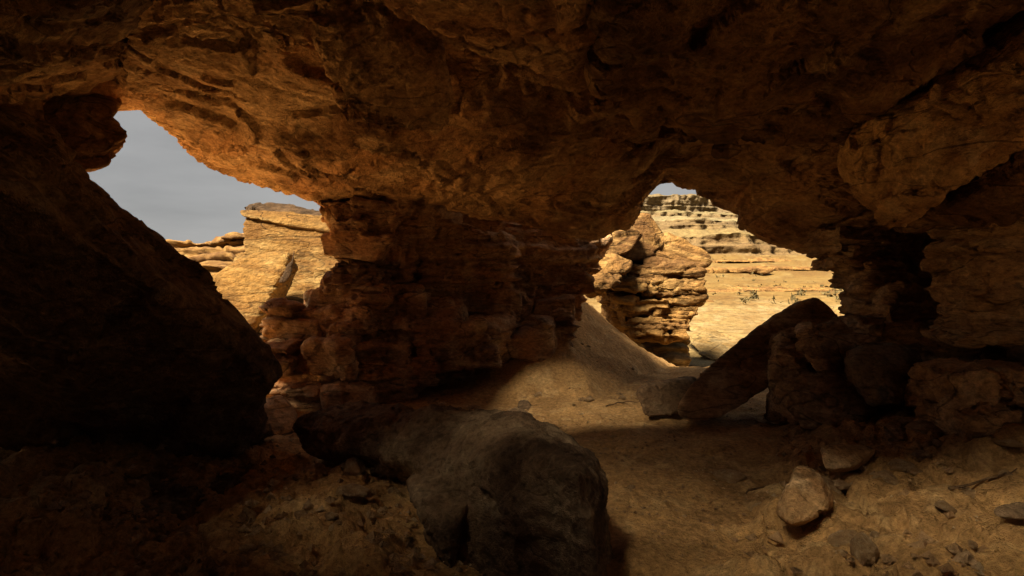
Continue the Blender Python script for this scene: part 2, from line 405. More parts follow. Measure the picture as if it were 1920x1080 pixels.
# ---------------------------------------------------------------- cave roof
TOP = 4.0
def shaft(x, y, z, rx, ry, n=1.8):
    return [(x+a*rx-SUN_DIR.x*t*-1, y+b*ry+SUN_DIR.y*t, z+SUN_DIR.z*t) for a in (-1, 1) for b in (-1, 1) for t in (-.6, n)]
SUN_SLOTS = [shaft(.2, .95, 3.3, 1.25, .035), shaft(.25, 1.5, 3.3, 1.2, .035), shaft(-1.0, 2.25, 3.3, .4, .06), shaft(-1.21, 4.58, 3.2, .28, .32), shaft(-2.5, 1.7, 3.3, .40, .036)]   # sun-aligned slots added in the roof to light the floor and boulder
roof = empty('cave_roof'); roof['kind'] = 'structure'
main = [
 # left half of the vault, lip over the left opening
 pix((205, 185, 5.6), (290, 217, 6.1), (330, 250, 6.2), (395, 305, 6.3), (428, 345, 6.5), (480, 366, 6.7), (565, 386, 6.9), (800, 384, 7.0), (180, 0, 3.5), (735, -20, 3.5), (960, 60, 4.6))
   + [(-4.2, 7.0, 3.6), (-.5, 8.0, 3.4), (-2.5, 2.95, TOP), (-.2, 2.95, TOP), (-.6, 8.0, 2.7)],
 # belly above the pillar and the right edge of it
 pix((690, 372, 6.9), (880, 376, 6.9), (1000, 402, 7.0), (1130, 468, 7.1), (1170, 445, 7.3), (1240, 352, 7.7), (735, 60, 4.0), (1160, 130, 5.3), (1245, 240, 6.7))
   + [(-.8, 8.0, 3.4), (1.8, 7.9, 3.0), (-1, 3.0, TOP), (1.6, 4, TOP), (.4, 8.0, 2.7)],
 # arch over the right opening
 pix((1244, 352, 7.7), (1290, 362, 7.6), (1345, 386, 7.55), (1430, 436, 7.45), (1505, 484, 7.3), (1180, 210, 6.0), (1560, 285, 5.7), (1640, 400, 5.9))
   + [(1.8, 7.9, 3.0), (6.5, 7.9, 3.0), (1.2, 4.5, TOP), (6, 4, TOP), (5.5, 7.4, 2.4)],
 pix((1500, 472, 7.3), (1548, 504, 7.2), (1602, 550, 7.0), (1632, 590, 6.9), (1640, 400, 5.9), (1700, 560, 6.5), (1560, 330, 6.2))
   + [(6.5, 7.9, 3.0), (6.5, 5.5, TOP), (4.5, 6.6, 3.4), (7, 7, 1.)],
]
rock('ceiling', main, .036, 'roof', 'roof_rock', roof, k=.06, join=.15, seed=3, cut=SUN_SLOTS)
# plates hanging under the vault
rock('hanging_slab', [pix((222, 170, 4.9), (300, 192, 5.1), (500, 192, 4.95), (588, 147, 4.5), (608, 80, 3.95), (590, -30, 3.4), (230, -30, 3.2), (250, 120, 4.1)) + [(-2.6, 5.8, 3.6), (-1.3, 4.6, 3.7), (-3.2, 5.6, 3.6), (-2, 3.4, 3.6)]], .022, 'roof', 'roof_rock', roof, k=.025, seed=12, s=.8, cut=SUN_SLOTS)
rock('hanging_slab', [pix((805, 50, 4.0), (810, 190, 4.95), (840, 222, 5.2), (980, 262, 5.5), (1160, 250, 5.7), (1150, 130, 5.0), (900, 40, 4.1)) + [(-.8, 5.6, 3.7), (.5, 6, 3.6), (.3, 4.5, 3.6), (-.8, 4.5, 3.7)]], .022, 'roof', 'roof_rock', roof, k=.02, seed=13, s=.8, cut=SUN_SLOTS)
rock('hanging_slab', [pix((545, 332, 6.1), (640, 207, 5.2), (720, 227, 5.3), (800, 302, 5.8), (855, 347, 6.2), (700, 372, 6.4)) + [(-2.2, 7.2, 2.9), (-.8, 7.4, 2.9), (-1.4, 6, 3.4)]], .022, 'roof', 'roof_rock', roof, k=.035, seed=14, s=.8)
rock('hanging_slab', [pix((640, 190, 5.2), (690, 188, 5.3), (790, 215, 5.55), (800, 232, 5.65), (650, 212, 5.4)) + [(-1.5, 5.9, 3.2), (-.8, 6.0, 3.2), (-1.6, 5.6, 3.3)]], .018, 'ledge', 'roof_rock', roof, k=.02, seed=15, s=.6)
rock('hanging_slab', [pix((40, 90, 4.5), (300, 120, 5.6), (296, 214, 6.1), (250, 216, 5.8), (212, 214, 5.5), (150, 200, 5.0), (40, 200, 4.5)) + [(-4.2, 6.0, 3.6), (-3.2, 6.3, 3.6), (-4.3, 5.6, 3.1)]], .025, 'slab', 'roof_rock', roof, k=.02, seed=17, s=.6)
rock('hanging_slab', [pix((592, -30, 3.4), (600, 120, 3.9), (640, 216, 4.28), (690, 248, 4.34), (830, 254, 4.34), (855, 190, 4.2), (800, 60, 3.75), (700, -40, 3.3)) + [(-1.35, 4.2, 3.2), (-.5, 4.2, 3.2), (-1.3, 3.5, 3.4), (-.5, 3.5, 3.4), (-1.25, 4.38, 2.8), (-.55, 4.38, 2.75)]], .02, 'roof', 'roof_rock', roof, k=.012, seed=18, s=.4)  # added plate, hides the sunlit wall of the ceiling slot from the camera
# near overhang, upper right
near = [
 pix((640, -40, 2.67), (722, 66, 3.13), (885, 138, 3.50), (1000, 156, 3.68), (1095, 168, 3.91), (1100, 60, 2.94), (1080, -60, 2.39), (740, -80, 2.39))
   + [(-.5, 3.2, 3.5), (.8, 4.5, 3.5), (1.2, 2.5, 3.6), (-.4, 2.2, 3.4)],
 pix((1092, 120, 3.77), (1100, 200, 3.96), (1180, 243, 4.19), (1260, 255, 4.32), (1345, 292, 4.51), (1420, 305, 4.51), (1570, 285, 4.32), (1640, 210, 3.96), (1100, -60, 2.48), (1800, -60, 2.48), (1780, 100, 3.31), (1960, 20, 3.22), (2050, -60, 2.76))
   + [(.8, 4.5, 3.5), (3.2, 4.8, 3.3), (.8, 2.4, 3.6), (3, 2.4, 3.6)],
]
rock('overhang', near[:1], .02, 'roof', 'roof_rock', roof, k=.04, seed=20, s=.55)
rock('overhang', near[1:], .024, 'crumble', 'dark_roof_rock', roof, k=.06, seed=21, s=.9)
for i, (u, v, d, r) in enumerate([(1140, 212, 3.95, .17), (1215, 236, 4.12, .14), (1300, 272, 4.35, .12), (1362, 298, 4.45, .13), (1165, 170, 3.8, .18)]):
    c = np.array(P(u, v-20, d)); q = [tuple(c+r*np.array(k)*np.array([1.1, 1.1, 1.0])) for k in [(1, 0, .2), (-1, 0, .2), (0, 1, .2), (0, -1, .2), (.6, .6, -.5), (-.6, .6, -.5), (.6, -.6, -.5), (-.6, -.6, -.5), (0, 0, -.85), (.5, 0, 1.2), (-.5, 0, 1.2), (0, .6, 1.2), (0, -.6, 1.2)]]
    rock('rock_knob', [q], .014, 'boulder', 'dark_roof_rock', roof, s=.5, k=.012, seed=30+i)
# jutting block on the right
rock('jutting_block', [
 pix((1557, 282, 4.1), (1578, 340, 4.05), (1605, 398, 4.0), (1640, 415, 3.9), (1725, 382, 3.55), (1640, 215, 4.1), (1760, 120, 3.8), (1930, -10, 3.3), (1850, 285, 3.2), (1960, 210, 3.0)) + [(4.6, 4.6, 3.4), (4.2, 3.2, 3.6), (3.2, 4.8, 2.8), (4.6, 4.4, 2.2), (3.0, 4.7, 2.0)],
], .02, 'crumble', 'fresh_lit_rock', roof, k=.02, seed=41, s=.7)
rock('jutting_block', [
 pix((1640, 410, 4.1), (1730, 385, 3.7), (1860, 300, 3.3), (1990, 225, 3.1), (1990, 400, 3.4), (1840, 425, 3.8), (1700, 432, 4.2)) + [(4.8, 4.6, 2.9), (4.8, 4.4, 2.0), (3.6, 5.2, 2.0), (4.6, 3.4, 3.2)],
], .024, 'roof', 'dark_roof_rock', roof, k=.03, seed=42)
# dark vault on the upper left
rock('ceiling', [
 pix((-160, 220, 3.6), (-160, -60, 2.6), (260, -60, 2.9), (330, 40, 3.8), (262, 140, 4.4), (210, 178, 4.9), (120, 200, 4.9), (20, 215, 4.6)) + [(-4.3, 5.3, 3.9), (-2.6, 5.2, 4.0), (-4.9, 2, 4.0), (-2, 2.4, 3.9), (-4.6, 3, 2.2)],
], .026, 'roof', 'dark_roof_rock', roof, k=.05, seed=51, cut=SUN_SLOTS)
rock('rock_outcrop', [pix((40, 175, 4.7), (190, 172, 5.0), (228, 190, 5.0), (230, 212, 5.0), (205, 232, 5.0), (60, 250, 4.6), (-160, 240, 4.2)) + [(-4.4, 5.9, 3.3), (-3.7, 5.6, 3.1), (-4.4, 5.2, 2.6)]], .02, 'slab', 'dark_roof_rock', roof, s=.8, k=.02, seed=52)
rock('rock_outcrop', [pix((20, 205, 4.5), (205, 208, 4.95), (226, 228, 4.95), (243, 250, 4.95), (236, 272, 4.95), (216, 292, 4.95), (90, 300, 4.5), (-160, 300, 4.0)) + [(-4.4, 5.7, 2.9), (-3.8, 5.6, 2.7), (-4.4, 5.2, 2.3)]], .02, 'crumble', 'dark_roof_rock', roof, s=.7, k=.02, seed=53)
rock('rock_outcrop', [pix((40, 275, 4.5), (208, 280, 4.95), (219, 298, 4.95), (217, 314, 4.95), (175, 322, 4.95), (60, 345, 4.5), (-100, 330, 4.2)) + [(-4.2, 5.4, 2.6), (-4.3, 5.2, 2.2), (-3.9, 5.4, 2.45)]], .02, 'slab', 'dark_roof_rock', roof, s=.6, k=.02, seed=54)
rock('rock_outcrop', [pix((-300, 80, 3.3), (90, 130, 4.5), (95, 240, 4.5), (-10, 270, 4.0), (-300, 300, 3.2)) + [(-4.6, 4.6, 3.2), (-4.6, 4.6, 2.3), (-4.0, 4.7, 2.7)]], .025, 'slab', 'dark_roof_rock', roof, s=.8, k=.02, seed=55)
# walls and roof around and behind the camera
wl = rock('cave_wall', [[(-7, -.6, -.3), (-4.4, -.6, -.3), (-4.2, 1.0, -.3), (-4.5, 2.6, -.3), (-7, 2.4, -.3), (-7, -.6, 4), (-4, -.6, 4), (-3.9, 1, 4), (-4.5, 2.6, 3.9), (-7, 2.4, 3.8)]], .08, 'roof', 'dark_roof_rock', None, kind='structure', seed=60)
def plate(x0, x1, y0, y1, h, cut=()):
    return rock('roof_plate', [[(x, y, z) for x in (x0, x1) for y in (y0, y1) for z in (3.2, 3.5)]], h, 'slab', 'dark_roof_rock', roof, seed=61, s=.15 if cut else .5, k=.004 if cut else .02, cut=cut)
plate(-2.95, 1.75, .55, 2.45, .03, SUN_SLOTS[:3]+SUN_SLOTS[4:])
for a in ((-5, 5.5, -1, .65), (-5, 5.5, 2.35, 3.5), (-5, -2.85, .5, 2.5), (1.65, 5.5, .5, 2.5)): plate(*a, .08)
wr = rock('cave_wall', [[(5.0, -.6, -.3), (4.2, 3.0, -.3), (4.4, 7.0, -.3), (8, -.6, -.3), (8, 7.4, -.3), (4.8, -.6, 3.8), (4.0, 3.0, 3.6), (4.6, 7.0, 3.2), (8, -.6, 3.8), (8, 7.6, 3.2)]], .07, 'roof', 'wall_rock', None, kind='structure', seed=62)
rock('ceiling', [[(x, y, z) for x in (.4, 5) for y in (3.2, 5.6) for z in (3.25, 3.9)]], .07, 'roof', 'dark_roof_rock', roof, k=.05, seed=65)  # unseen roof filler added to keep sun off the buttress
wb = rock('cave_wall', [[(-5, -2.2, -.3), (3.6, -2.2, -.3), (-5, -1.2, -.3), (3.4, -1.2, -.3), (-5, -2.2, 3.7), (3.8, -2.2, 3.7), (-5, -.8, 3.7), (3.6, -.8, 3.7)]], .08, 'roof', 'wall_rock', None, kind='structure', seed=63)  # unseen back wall, closed off to cut light from behind the camera
# ---------------------------------------------------------------- rock pillar
R = random.Random(5)
pillar = tag(empty('rock_pillar'), 'massive layered sandstone pillar holding up the cave roof between the two openings', 'rock pillar')
core = [
 pix((575, 372, 6.9), (790, 368, 6.9), (780, 420, 7.0), (640, 450, 7.1)) + [P(640, 480, 7.2), P(800, 480, 7.2), (-2.2, 7.9, 2.6), (-.5, 8.0, 2.6), (-2.0, 7.9, 1.6), (-.6, 8.0, 1.6)],
 pix((650, 470, 7.3), (790, 400, 7.8), (1130, 455, 8.2), (1080, 545, 8.3), (1074, 600, 8.2), (1040, 680, 8.1), (830, 690, 7.4), (620, 560, 7.1)) + [(-2.0, 8.2, 2.3), (1.0, 8.4, 2.2), (-2.2, 8.3, 0), (.6, 8.5, 0), (.8, 8.5, 1)],
 pix((515, 610, 6.7), (590, 580, 6.8), (700, 590, 7.0), (760, 700, 6.9), (700, 755, 6.7), (560, 770, 6.5), (540, 700, 6.6)) + [(-2.8, 7.8, .9), (-1, 8, 1.2), (-2.8, 7.8, -.2), (-1, 8, -.2)],
]
rock('core', core, .034, 'strata', 'pillar_rock', pillar, s=.8, k=.03, join=.08, seed=71)
def front_depth(u, v):
    d = np.interp(u, [500, 640, 780, 940, 1140], [6.55, 6.85, 7.2, 7.7, 8.1])
    d = d+.55*np.interp(v, [540, 600], [1, 0])*np.interp(u, [700, 800], [0, 1])
    return d-.45*np.interp(v, [400, 560, 640, 760], [0, .1, .75, 1.0])*np.interp(u, [500, 700, 900, 1100], [.3, 1, .9, .4])
rows = [(412, 462, 640, 1138), (456, 500, 648, 1125), (492, 560, 628, 1096), (550, 592, 584, 1080), (580, 612, 506, 1076), (606, 650, 492, 1072), (640, 690, 486, 1062), (680, 735, 488, 880), (728, 790, 500, 700)]
for v0, v1, a, b in rows:
    u = a
    while u < b-20:
        wd = R.choice([R.uniform(40, 80), R.uniform(90, 210)]); e = u+wd
        if e > b-35: e = b
        d = float(front_depth((u+e)/2, (v0+v1)/2))+R.uniform(-.36, .32)
        dv = R.uniform(-14, 14)
        pts = boxpts(u-10, e+10, v0-6+dv, v1+8+dv+R.uniform(0, 12), d, d+R.uniform(.4, .55), .16, R)
        rock('rock_block', [pts], .027, R.choice(['strata', 'strata', 'crumble']), 'pillar_rock', pillar, s=.8, k=R.uniform(.012, .03), seed=71)
        u = e
# blocks that stand out
for pts, st in [
 (pix((778, 425, 7.3), (800, 408, 7.25), (880, 415, 7.35), (960, 470, 7.5), (950, 560, 7.55), (800, 560, 7.3), (782, 500, 7.25)) + [(-.9, 7.8, 2.0), (.1, 7.9, 1.9), (-.9, 7.8, 1.2), (.1, 7.9, 1.2)], 'strata'),
 (pix((580, 372, 6.75), (690, 368, 6.7), (775, 372, 6.7), (770, 400, 6.75), (690, 425, 6.75), (620, 415, 6.8)) + [(-2.1, 7.4, 2.4), (-1.1, 7.4, 2.4), (-1.2, 7.4, 2.0)], 'crumble'),
 (pix((690, 400, 6.85), (760, 395, 6.8), (720, 455, 6.85), (660, 470, 6.95), (650, 430, 6.95)) + [(-1.8, 7.4, 2.1), (-1.3, 7.4, 2.0), (-1.6, 7.4, 1.7)], 'crumble'),
 (pix((945, 640, 7.1), (1030, 600, 7.35), (1048, 650, 7.3), (1030, 688, 7.2), (950, 665, 7.1)) + [(.1, 8, .9), (.7, 8.2, .9), (.7, 8.2, .2), (.1, 8, .2)], 'slab'),
 (pix((1040, 570, 7.8), (1076, 575, 7.9), (1072, 640, 7.85), (1040, 690, 7.8), (1028, 640, 7.7)) + [(.6, 8.4, 1.0), (.9, 8.4, 1.0), (.6, 8.4, .2)], 'slab'),
 (pix((770, 605, 6.65), (880, 600, 6.7), (950, 625, 6.9), (900, 680, 6.75), (800, 700, 6.55), (765, 650, 6.6)) + [(-1, 7.6, .9), (.1, 7.6, .9), (-.9, 7.6, .1), (0, 7.6, .2)], 'strata'),
 (pix((600, 660, 6.35), (690, 640, 6.4), (770, 660, 6.45), (760, 740, 6.3), (690, 765, 6.2), (600, 750, 6.2)) + [(-2, 7.2, .8), (-1, 7.2, .8), (-2, 7.2, -.1), (-1, 7.2, -.1)], 'strata'),
 (pix((598, 725, 6.05), (650, 720, 6.05), (690, 745, 6.05), (680, 785, 5.95), (600, 790, 5.95)) + [(-1.9, 6.6, .2), (-1.4, 6.6, .2), (-1.9, 6.6, -.1), (-1.4, 6.6, -.1)], 'slab'),
 ]:
    rock('rock_block', [pts], .022, st, 'pillar_rock', pillar, s=.8, k=.018, seed=71)
# rubble hanging in the left flank of the pillar
for i in range(60):
    u = R.uniform(600, 800); v = R.uniform(400, 640); d = float(front_depth(u, v))-.06+R.uniform(-.12, .1)
    if u < 640+max(0, (v-500))*-.6: continue
    r = R.uniform(14, 34)
    rock('rock_chunk', [boxpts(u-r, u+r, v-r*.7, v+r*.7, d-.05, d+.3, .28, R)], .019, 'crumble', 'pillar_rock', pillar, s=.35, k=.012, seed=R.randrange(999))

# bold broken blocks along the front and base of the pillar
for i, (u0, u1, v0, v1, dz) in enumerate([(600, 720, 436, 486, -.18), (560, 690, 548, 600, -.12), (505, 600, 600, 650, -.05), (690, 790, 560, 622, -.2), (860, 960, 540, 600, -.3), (960, 1060, 500, 560, -.35), (1000, 1072, 560, 622, -.25), (880, 1000, 640, 690, -.1), (560, 660, 660, 720, -.15), (820, 930, 400, 440, -.2), (960, 1080, 425, 470, -.3)]):
    d = float(front_depth((u0+u1)/2, (v0+v1)/2))+dz
    rock('rock_block', [boxpts(u0, u1, v0, v1, d, d+.7, .2, R)], .021, 'slab', 'pillar_rock', pillar, s=.6, k=.01, seed=700+i)
# ---------------------------------------------------------------- boulders in the cave
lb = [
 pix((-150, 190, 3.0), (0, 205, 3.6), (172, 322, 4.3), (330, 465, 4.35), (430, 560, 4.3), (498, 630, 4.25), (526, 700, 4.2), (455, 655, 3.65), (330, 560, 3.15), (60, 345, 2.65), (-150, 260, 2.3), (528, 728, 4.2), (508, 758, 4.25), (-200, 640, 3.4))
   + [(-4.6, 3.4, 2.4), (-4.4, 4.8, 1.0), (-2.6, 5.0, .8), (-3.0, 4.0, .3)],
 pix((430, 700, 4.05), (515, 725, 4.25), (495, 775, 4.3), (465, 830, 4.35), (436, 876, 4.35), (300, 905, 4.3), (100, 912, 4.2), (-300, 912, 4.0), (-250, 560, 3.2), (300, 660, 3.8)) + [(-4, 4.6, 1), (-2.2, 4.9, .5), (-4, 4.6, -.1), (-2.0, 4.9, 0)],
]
tag(rock('boulder', lb, .03, 'boulder', 'darkened_rock', s=.8, k=.018, join=.04, seed=81), 'huge dark tilted boulder filling the left side of the cave', 'boulder')
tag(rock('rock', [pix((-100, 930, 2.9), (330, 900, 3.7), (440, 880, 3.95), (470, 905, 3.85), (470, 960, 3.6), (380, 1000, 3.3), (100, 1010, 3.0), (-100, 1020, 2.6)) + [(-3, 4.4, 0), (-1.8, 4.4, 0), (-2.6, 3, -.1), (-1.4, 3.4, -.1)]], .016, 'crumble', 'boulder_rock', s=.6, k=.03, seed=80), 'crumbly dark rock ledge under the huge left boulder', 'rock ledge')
fb = [
 pix((543, 797, 4.5), (570, 772, 4.55), (640, 756, 4.6), (685, 746, 4.6), (770, 770, 4.3), (890, 784, 3.95), (960, 795, 3.6), (900, 870, 3.4), (790, 878, 3.75), (640, 866, 4.3), (560, 846, 4.4)) + [(-1.4, 4.9, .2), (-.6, 4.8, .2), (-1.4, 4.6, -.05), (-.6, 4.1, -.1), (0, 4.2, -.1)],
 pix((760, 782, 4.3), (915, 774, 3.9), (968, 780, 3.7), (1048, 816, 3.35), (1110, 858, 3.1), (1128, 896, 3.0), (1080, 885, 2.55), (990, 835, 2.95), (880, 862, 3.15), (800, 890, 3.4), (1094, 960, 2.5)) + [(.50, 3.05, -.1), (.36, 2.4, -.1), (-.4, 3.0, -.1), (0, 4.0, -.1), (-.5, 3.6, -.1)],
]
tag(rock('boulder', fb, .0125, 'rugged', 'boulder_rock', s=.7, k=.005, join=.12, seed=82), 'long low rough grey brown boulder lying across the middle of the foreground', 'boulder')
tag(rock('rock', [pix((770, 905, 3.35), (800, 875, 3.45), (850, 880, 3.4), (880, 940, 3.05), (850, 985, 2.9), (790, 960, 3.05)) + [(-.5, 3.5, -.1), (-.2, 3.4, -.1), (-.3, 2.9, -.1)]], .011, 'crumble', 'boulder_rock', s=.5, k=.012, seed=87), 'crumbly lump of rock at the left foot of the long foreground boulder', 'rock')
ls = [pix((1258, 765, 5.6), (1272, 790, 5.55), (1350, 792, 5.45), (1462, 712, 5.65), (1572, 642, 6.15), (1572, 590, 6.3), (1532, 552, 6.4), (1485, 566, 6.4), (1395, 622, 6.1), (1295, 708, 5.75)) + [P(1310, 775, 6.0), P(1580, 612, 6.8), P(1500, 572, 6.85), P(1330, 708, 6.15)]]
tag(rock('leaning_slab', ls, .016, 'slab', 'wall_rock', s=.22, k=.02, seed=83), 'long straight rock slab leaning up against the boulders in the right opening', 'rock slab')
tag(rock('rock_slab', [pix((1190, 735, 5.95), (1205, 720, 6.0), (1295, 708, 6.2), (1300, 745, 6.0), (1270, 780, 5.75), (1205, 785, 5.7)) + [P(1210, 712, 6.4), P(1310, 705, 6.5), P(1300, 760, 6.4)]], .016, 'slab', 'darkened_rock', s=.4, k=.015, seed=84), 'short low block lying flat at the foot of the leaning slab', 'rock block')
tag(rock('boulder', [
 pix((1440, 690, 5.25), (1455, 655, 5.35), (1490, 632, 5.5), (1535, 628, 5.5), (1545, 670, 5.2), (1520, 720, 5.1), (1470, 752, 5.1), (1446, 735, 5.15)) + [(2.7, 6.0, .85), (3.0, 6.0, .85), (2.6, 5.9, .3)],
 pix((1492, 668, 5.0), (1510, 640, 5.15), (1560, 616, 5.3), (1650, 612, 5.45), (1680, 640, 5.4), (1650, 680, 5.1), (1590, 700, 4.95), (1520, 700, 4.95)) + [(3.5, 6.0, .95), (2.9, 6.0, .95), (3.2, 5.8, .4)],
 pix((1470, 740, 5.05), (1520, 700, 5.05), (1620, 695, 5.0), (1650, 740, 4.85), (1620, 800, 4.75), (1560, 812, 4.75), (1500, 790, 4.9)) + [(2.4, 5.7, 0), (3.3, 5.7, 0), (2.6, 5.6, .6), (3.3, 5.6, .6)],
 pix((1475, 690, 5.5), (1600, 650, 5.7), (1620, 780, 5.3), (1480, 775, 5.3)) + [(2.6, 5.9, .7), (3.2, 5.9, .8), (2.6, 5.8, 0), (3.2, 5.8, 0)],
 ], .015, 'crumble', 'wall_rock', s=.75, k=.03, join=.03, seed=85), 'large rounded split boulder supporting the upper end of the leaning slab', 'boulder')
tag(rock('boulder', [pix((1598, 675, 4.75), (1640, 655, 4.9), (1720, 660, 4.9), (1765, 720, 4.7), (1740, 765, 4.6), (1660, 765, 4.5), (1625, 720, 4.55)) + [(3.1, 5.4, .8), (3.7, 5.4, .8), (3.0, 5.4, .2), (3.8, 5.2, .2)]], .014, 'boulder', 'boulder_rock', s=.5, k=.025, seed=86), 'dark squat boulder with a pointed corner right of the split boulder', 'boulder')
# layered buttress at the right edge of the opening
but = tag(empty('rock_buttress'), 'stepped layered rock buttress rising at the right side of the right opening', 'rock buttress')
bl = [(428, 470, 1575, 1690), (458, 505, 1600, 1690), (494, 545, 1632, 1710), (530, 580, 1665, 1740), (568, 612, 1668, 1780), (602, 645, 1640, 1830), (634, 690, 1620, 1850)]
for i, (v0, v1, a, b) in enumerate(bl):
    d = 6.0-.13*i+R.uniform(-.08, .08)
    rock('overhanging_ledge' if i == 0 else 'rock_layer', [boxpts(a, b, v0, v1+8, d, d+.8, .09, R)], .019, R.choice(['strata', 'crumble', 'ledge']), 'wall_rock', but, s=R.uniform(.6, .9), k=.015, seed=200+i)
# the wall right of the dark hollow
for i, (v0, v1, a, b, d) in enumerate([(375, 470, 1852, 2050, 4.1), (455, 560, 1860, 2060, 4.2), (550, 650, 1830, 2060, 4.3)]):
    rock('rock_layer', [boxpts(a, b, v0, v1+8, d, d+.6, .09, R)], .02, 'strata', 'wall_rock', wr, s=.9, k=.02, seed=230+i)
for i, (a, b, v0, v1, d) in enumerate([(1790, 1905, 700, 780, 4.1), (1800, 1925, 770, 830, 3.9), (1895, 2010, 690, 770, 4.0)]):
    tag(rock('rock_block', [boxpts(a, b, v0, v1, d, d+.5, .14, R)], .016, 'ledge', 'fresh_lit_rock' if i < 2 else 'wall_rock', s=.6, k=.015, seed=240+i),
        ['orange brick shaped rock block at the right edge below the dark hollow', 'lower cracked orange rock block at the right edge above the rubble', 'dark block at the right picture edge beside the orange block'][i], 'rock block')
for i, (pts, lab) in enumerate([
 (pix((1532, 838, 3.85), (1560, 826, 3.9), (1645, 838, 4.0), (1610, 880, 3.7), (1536, 885, 3.7)) + [P(1560, 830, 4.3), P(1650, 850, 4.3), P(1600, 890, 4.2)], 'small flat rock with a pale lit end lying on the rubble bank'),
 (pix((1448, 955, 3.2), (1488, 868, 3.35), (1538, 886, 3.3), (1560, 960, 3.05), (1480, 990, 2.95)) + [P(1515, 876, 3.7), P(1570, 940, 3.6), P(1500, 980, 3.6)], 'pale pointed orange rock at the edge of the rubble bank beside the path'),
 (pix((1835, 965, 2.75), (1890, 935, 2.8), (1960, 950, 2.8), (1960, 985, 2.7), (1850, 985, 2.65)) + [P(1900, 940, 3.1), P(1980, 960, 3.1)], 'dark jagged stone on the rubble bank at the right picture edge'),
 (pix((1645, 800, 4.3), (1700, 780, 4.4), (1745, 800, 4.4), (1740, 850, 4.2), (1660, 850, 4.15)) + [P(1700, 785, 4.9), P(1750, 840, 4.9)], 'flat topped rock half buried below the dark squat boulder'),
 (pix((945, 775, 5.9), (965, 760, 6.0), (1000, 775, 5.9), (1002, 795, 5.8), (950, 795, 5.8)) + [P(970, 765, 6.3), P(1005, 790, 6.2)], 'wedge shaped stone on the sand behind the long foreground boulder'),
 (pix((965, 755, 6.3), (985, 742, 6.35), (1000, 760, 6.3), (995, 775, 6.2), (965, 772, 6.2)) + [P(980, 748, 6.6), P(1000, 770, 6.6)], 'round stone just behind the wedge shaped stone on the sand'),
 (pix((470, 790, 5.2), (492, 745, 5.5), (535, 738, 5.7), (558, 775, 5.5), (545, 815, 5.1), (460, 832, 4.9)) + [P(520, 745, 6.3), P(470, 800, 6.0), P(560, 800, 6.0)], 'smooth tan rock slab seen between the dark left boulder and the pillar foot'),
 ]):
    tag(rock('rock' if i < 4 or i == 6 else 'stone', [pts], .012, 'slab', 'fresh_lit_rock' if i < 2 else 'wall_rock' if i in (3, 6) else 'boulder_rock', s=.4, k=.015, seed=260+i), lab, 'rock' if i < 4 or i == 6 else 'stone')
# ---------------------------------------------------------------- outside, left opening
cliff = tag(empty('sandstone_cliff'), 'flat topped yellow sandstone cliff seen through the left opening', 'cliff')
for i, (pts, st, tl, mt) in enumerate([
 (pix((452, 388, 17), (470, 382, 17), (520, 383, 17.5), (590, 392, 17.5), (700, 410, 17), (460, 396, 16.6), (690, 420, 16.6)) + [(-8, 21, 3.3), (-4, 21, 3.0)], 'ledge', (.0, 0), 'cap_and_shadow_dark'),
 (pix((443, 391, 16.2), (480, 391, 16.3), (560, 398, 16.4), (700, 425, 16.2), (700, 450, 15.9), (560, 424, 15.9), (446, 406, 15.9)) + [(-8, 20, 3.1), (-3, 20, 2.6), (-7.7, 20, 2.6), (-3, 20, 2.2)], 'smooth', (.22, 0), 'cliff_rock'),
 (pix((456, 404, 16.2), (560, 420, 16.1), (700, 445, 15.9), (700, 505, 15.6), (560, 498, 15.6), (455, 478, 15.9)) + [(-7.6, 20, 2.8), (-3, 20, 2.2), (-7.6, 20, 1.3), (-3, 20, 1.2)], 'smooth', (.12, 0), 'cliff_rock'),
 (pix((440, 478, 15.9), (560, 492, 15.4), (720, 500, 15.3), (720, 545, 14.9), (540, 530, 15.0), (430, 525, 15.6)) + [(-7.8, 19, 1.7), (-3, 19, 1.5), (-7.8, 19, .8), (-3, 19, .8)], 'strata', (.05, 0), 'cliff_rock'),
 (pix((480, 520, 14.8), (570, 522, 14.6), (640, 528, 14.6), (640, 570, 14.2), (560, 578, 14.1), (470, 560, 14.4)) + [(-6.4, 17, 1.2), (-4, 17, 1.1), (-6.4, 17, .3), (-4, 17, .3)], 'strata', (.0, 0), 'cliff_rock'),
 (pix((470, 560, 14.0), (560, 566, 13.8), (650, 562, 13.8), (650, 620, 13.2), (500, 640, 13.0), (450, 620, 13.3)) + [(-6.4, 16, .6), (-4, 16, .6), (-6.4, 16, -.3), (-4, 16, -.3)], 'strata', (.0, 0), 'cliff_rock'),
 ]):
    rock('cap_rock' if i == 0 else 'smooth_face' if st == 'smooth' else 'rock_layer', [pts], .058, st, mt, cliff, s={'strata': 1.7, 'ledge': 1.2, 'smooth': 1.5}[st], k=.025, seed=300+i, tilt=tl)
tag(rock('boulder', [pix((360, 540, 12), (383, 512, 12), (440, 478, 12.2), (500, 459, 12.4), (545, 461, 12.3), (551, 480, 12.0), (545, 515, 11.8), (520, 550, 11.6), (495, 600, 11.5), (470, 640, 11.4), (380, 640, 11.2)) + [(-6.3, 14, 1.6), (-4.9, 14, 1.7), (-6.4, 13.5, -.1), (-5.4, 13, -.1)]], .03, 'smooth', 'cliff_rock', s=1.6, k=.08, seed=320, tilt=(.15, 0)), 'big domed yellow boulder in front of the cliff in the left opening', 'boulder')
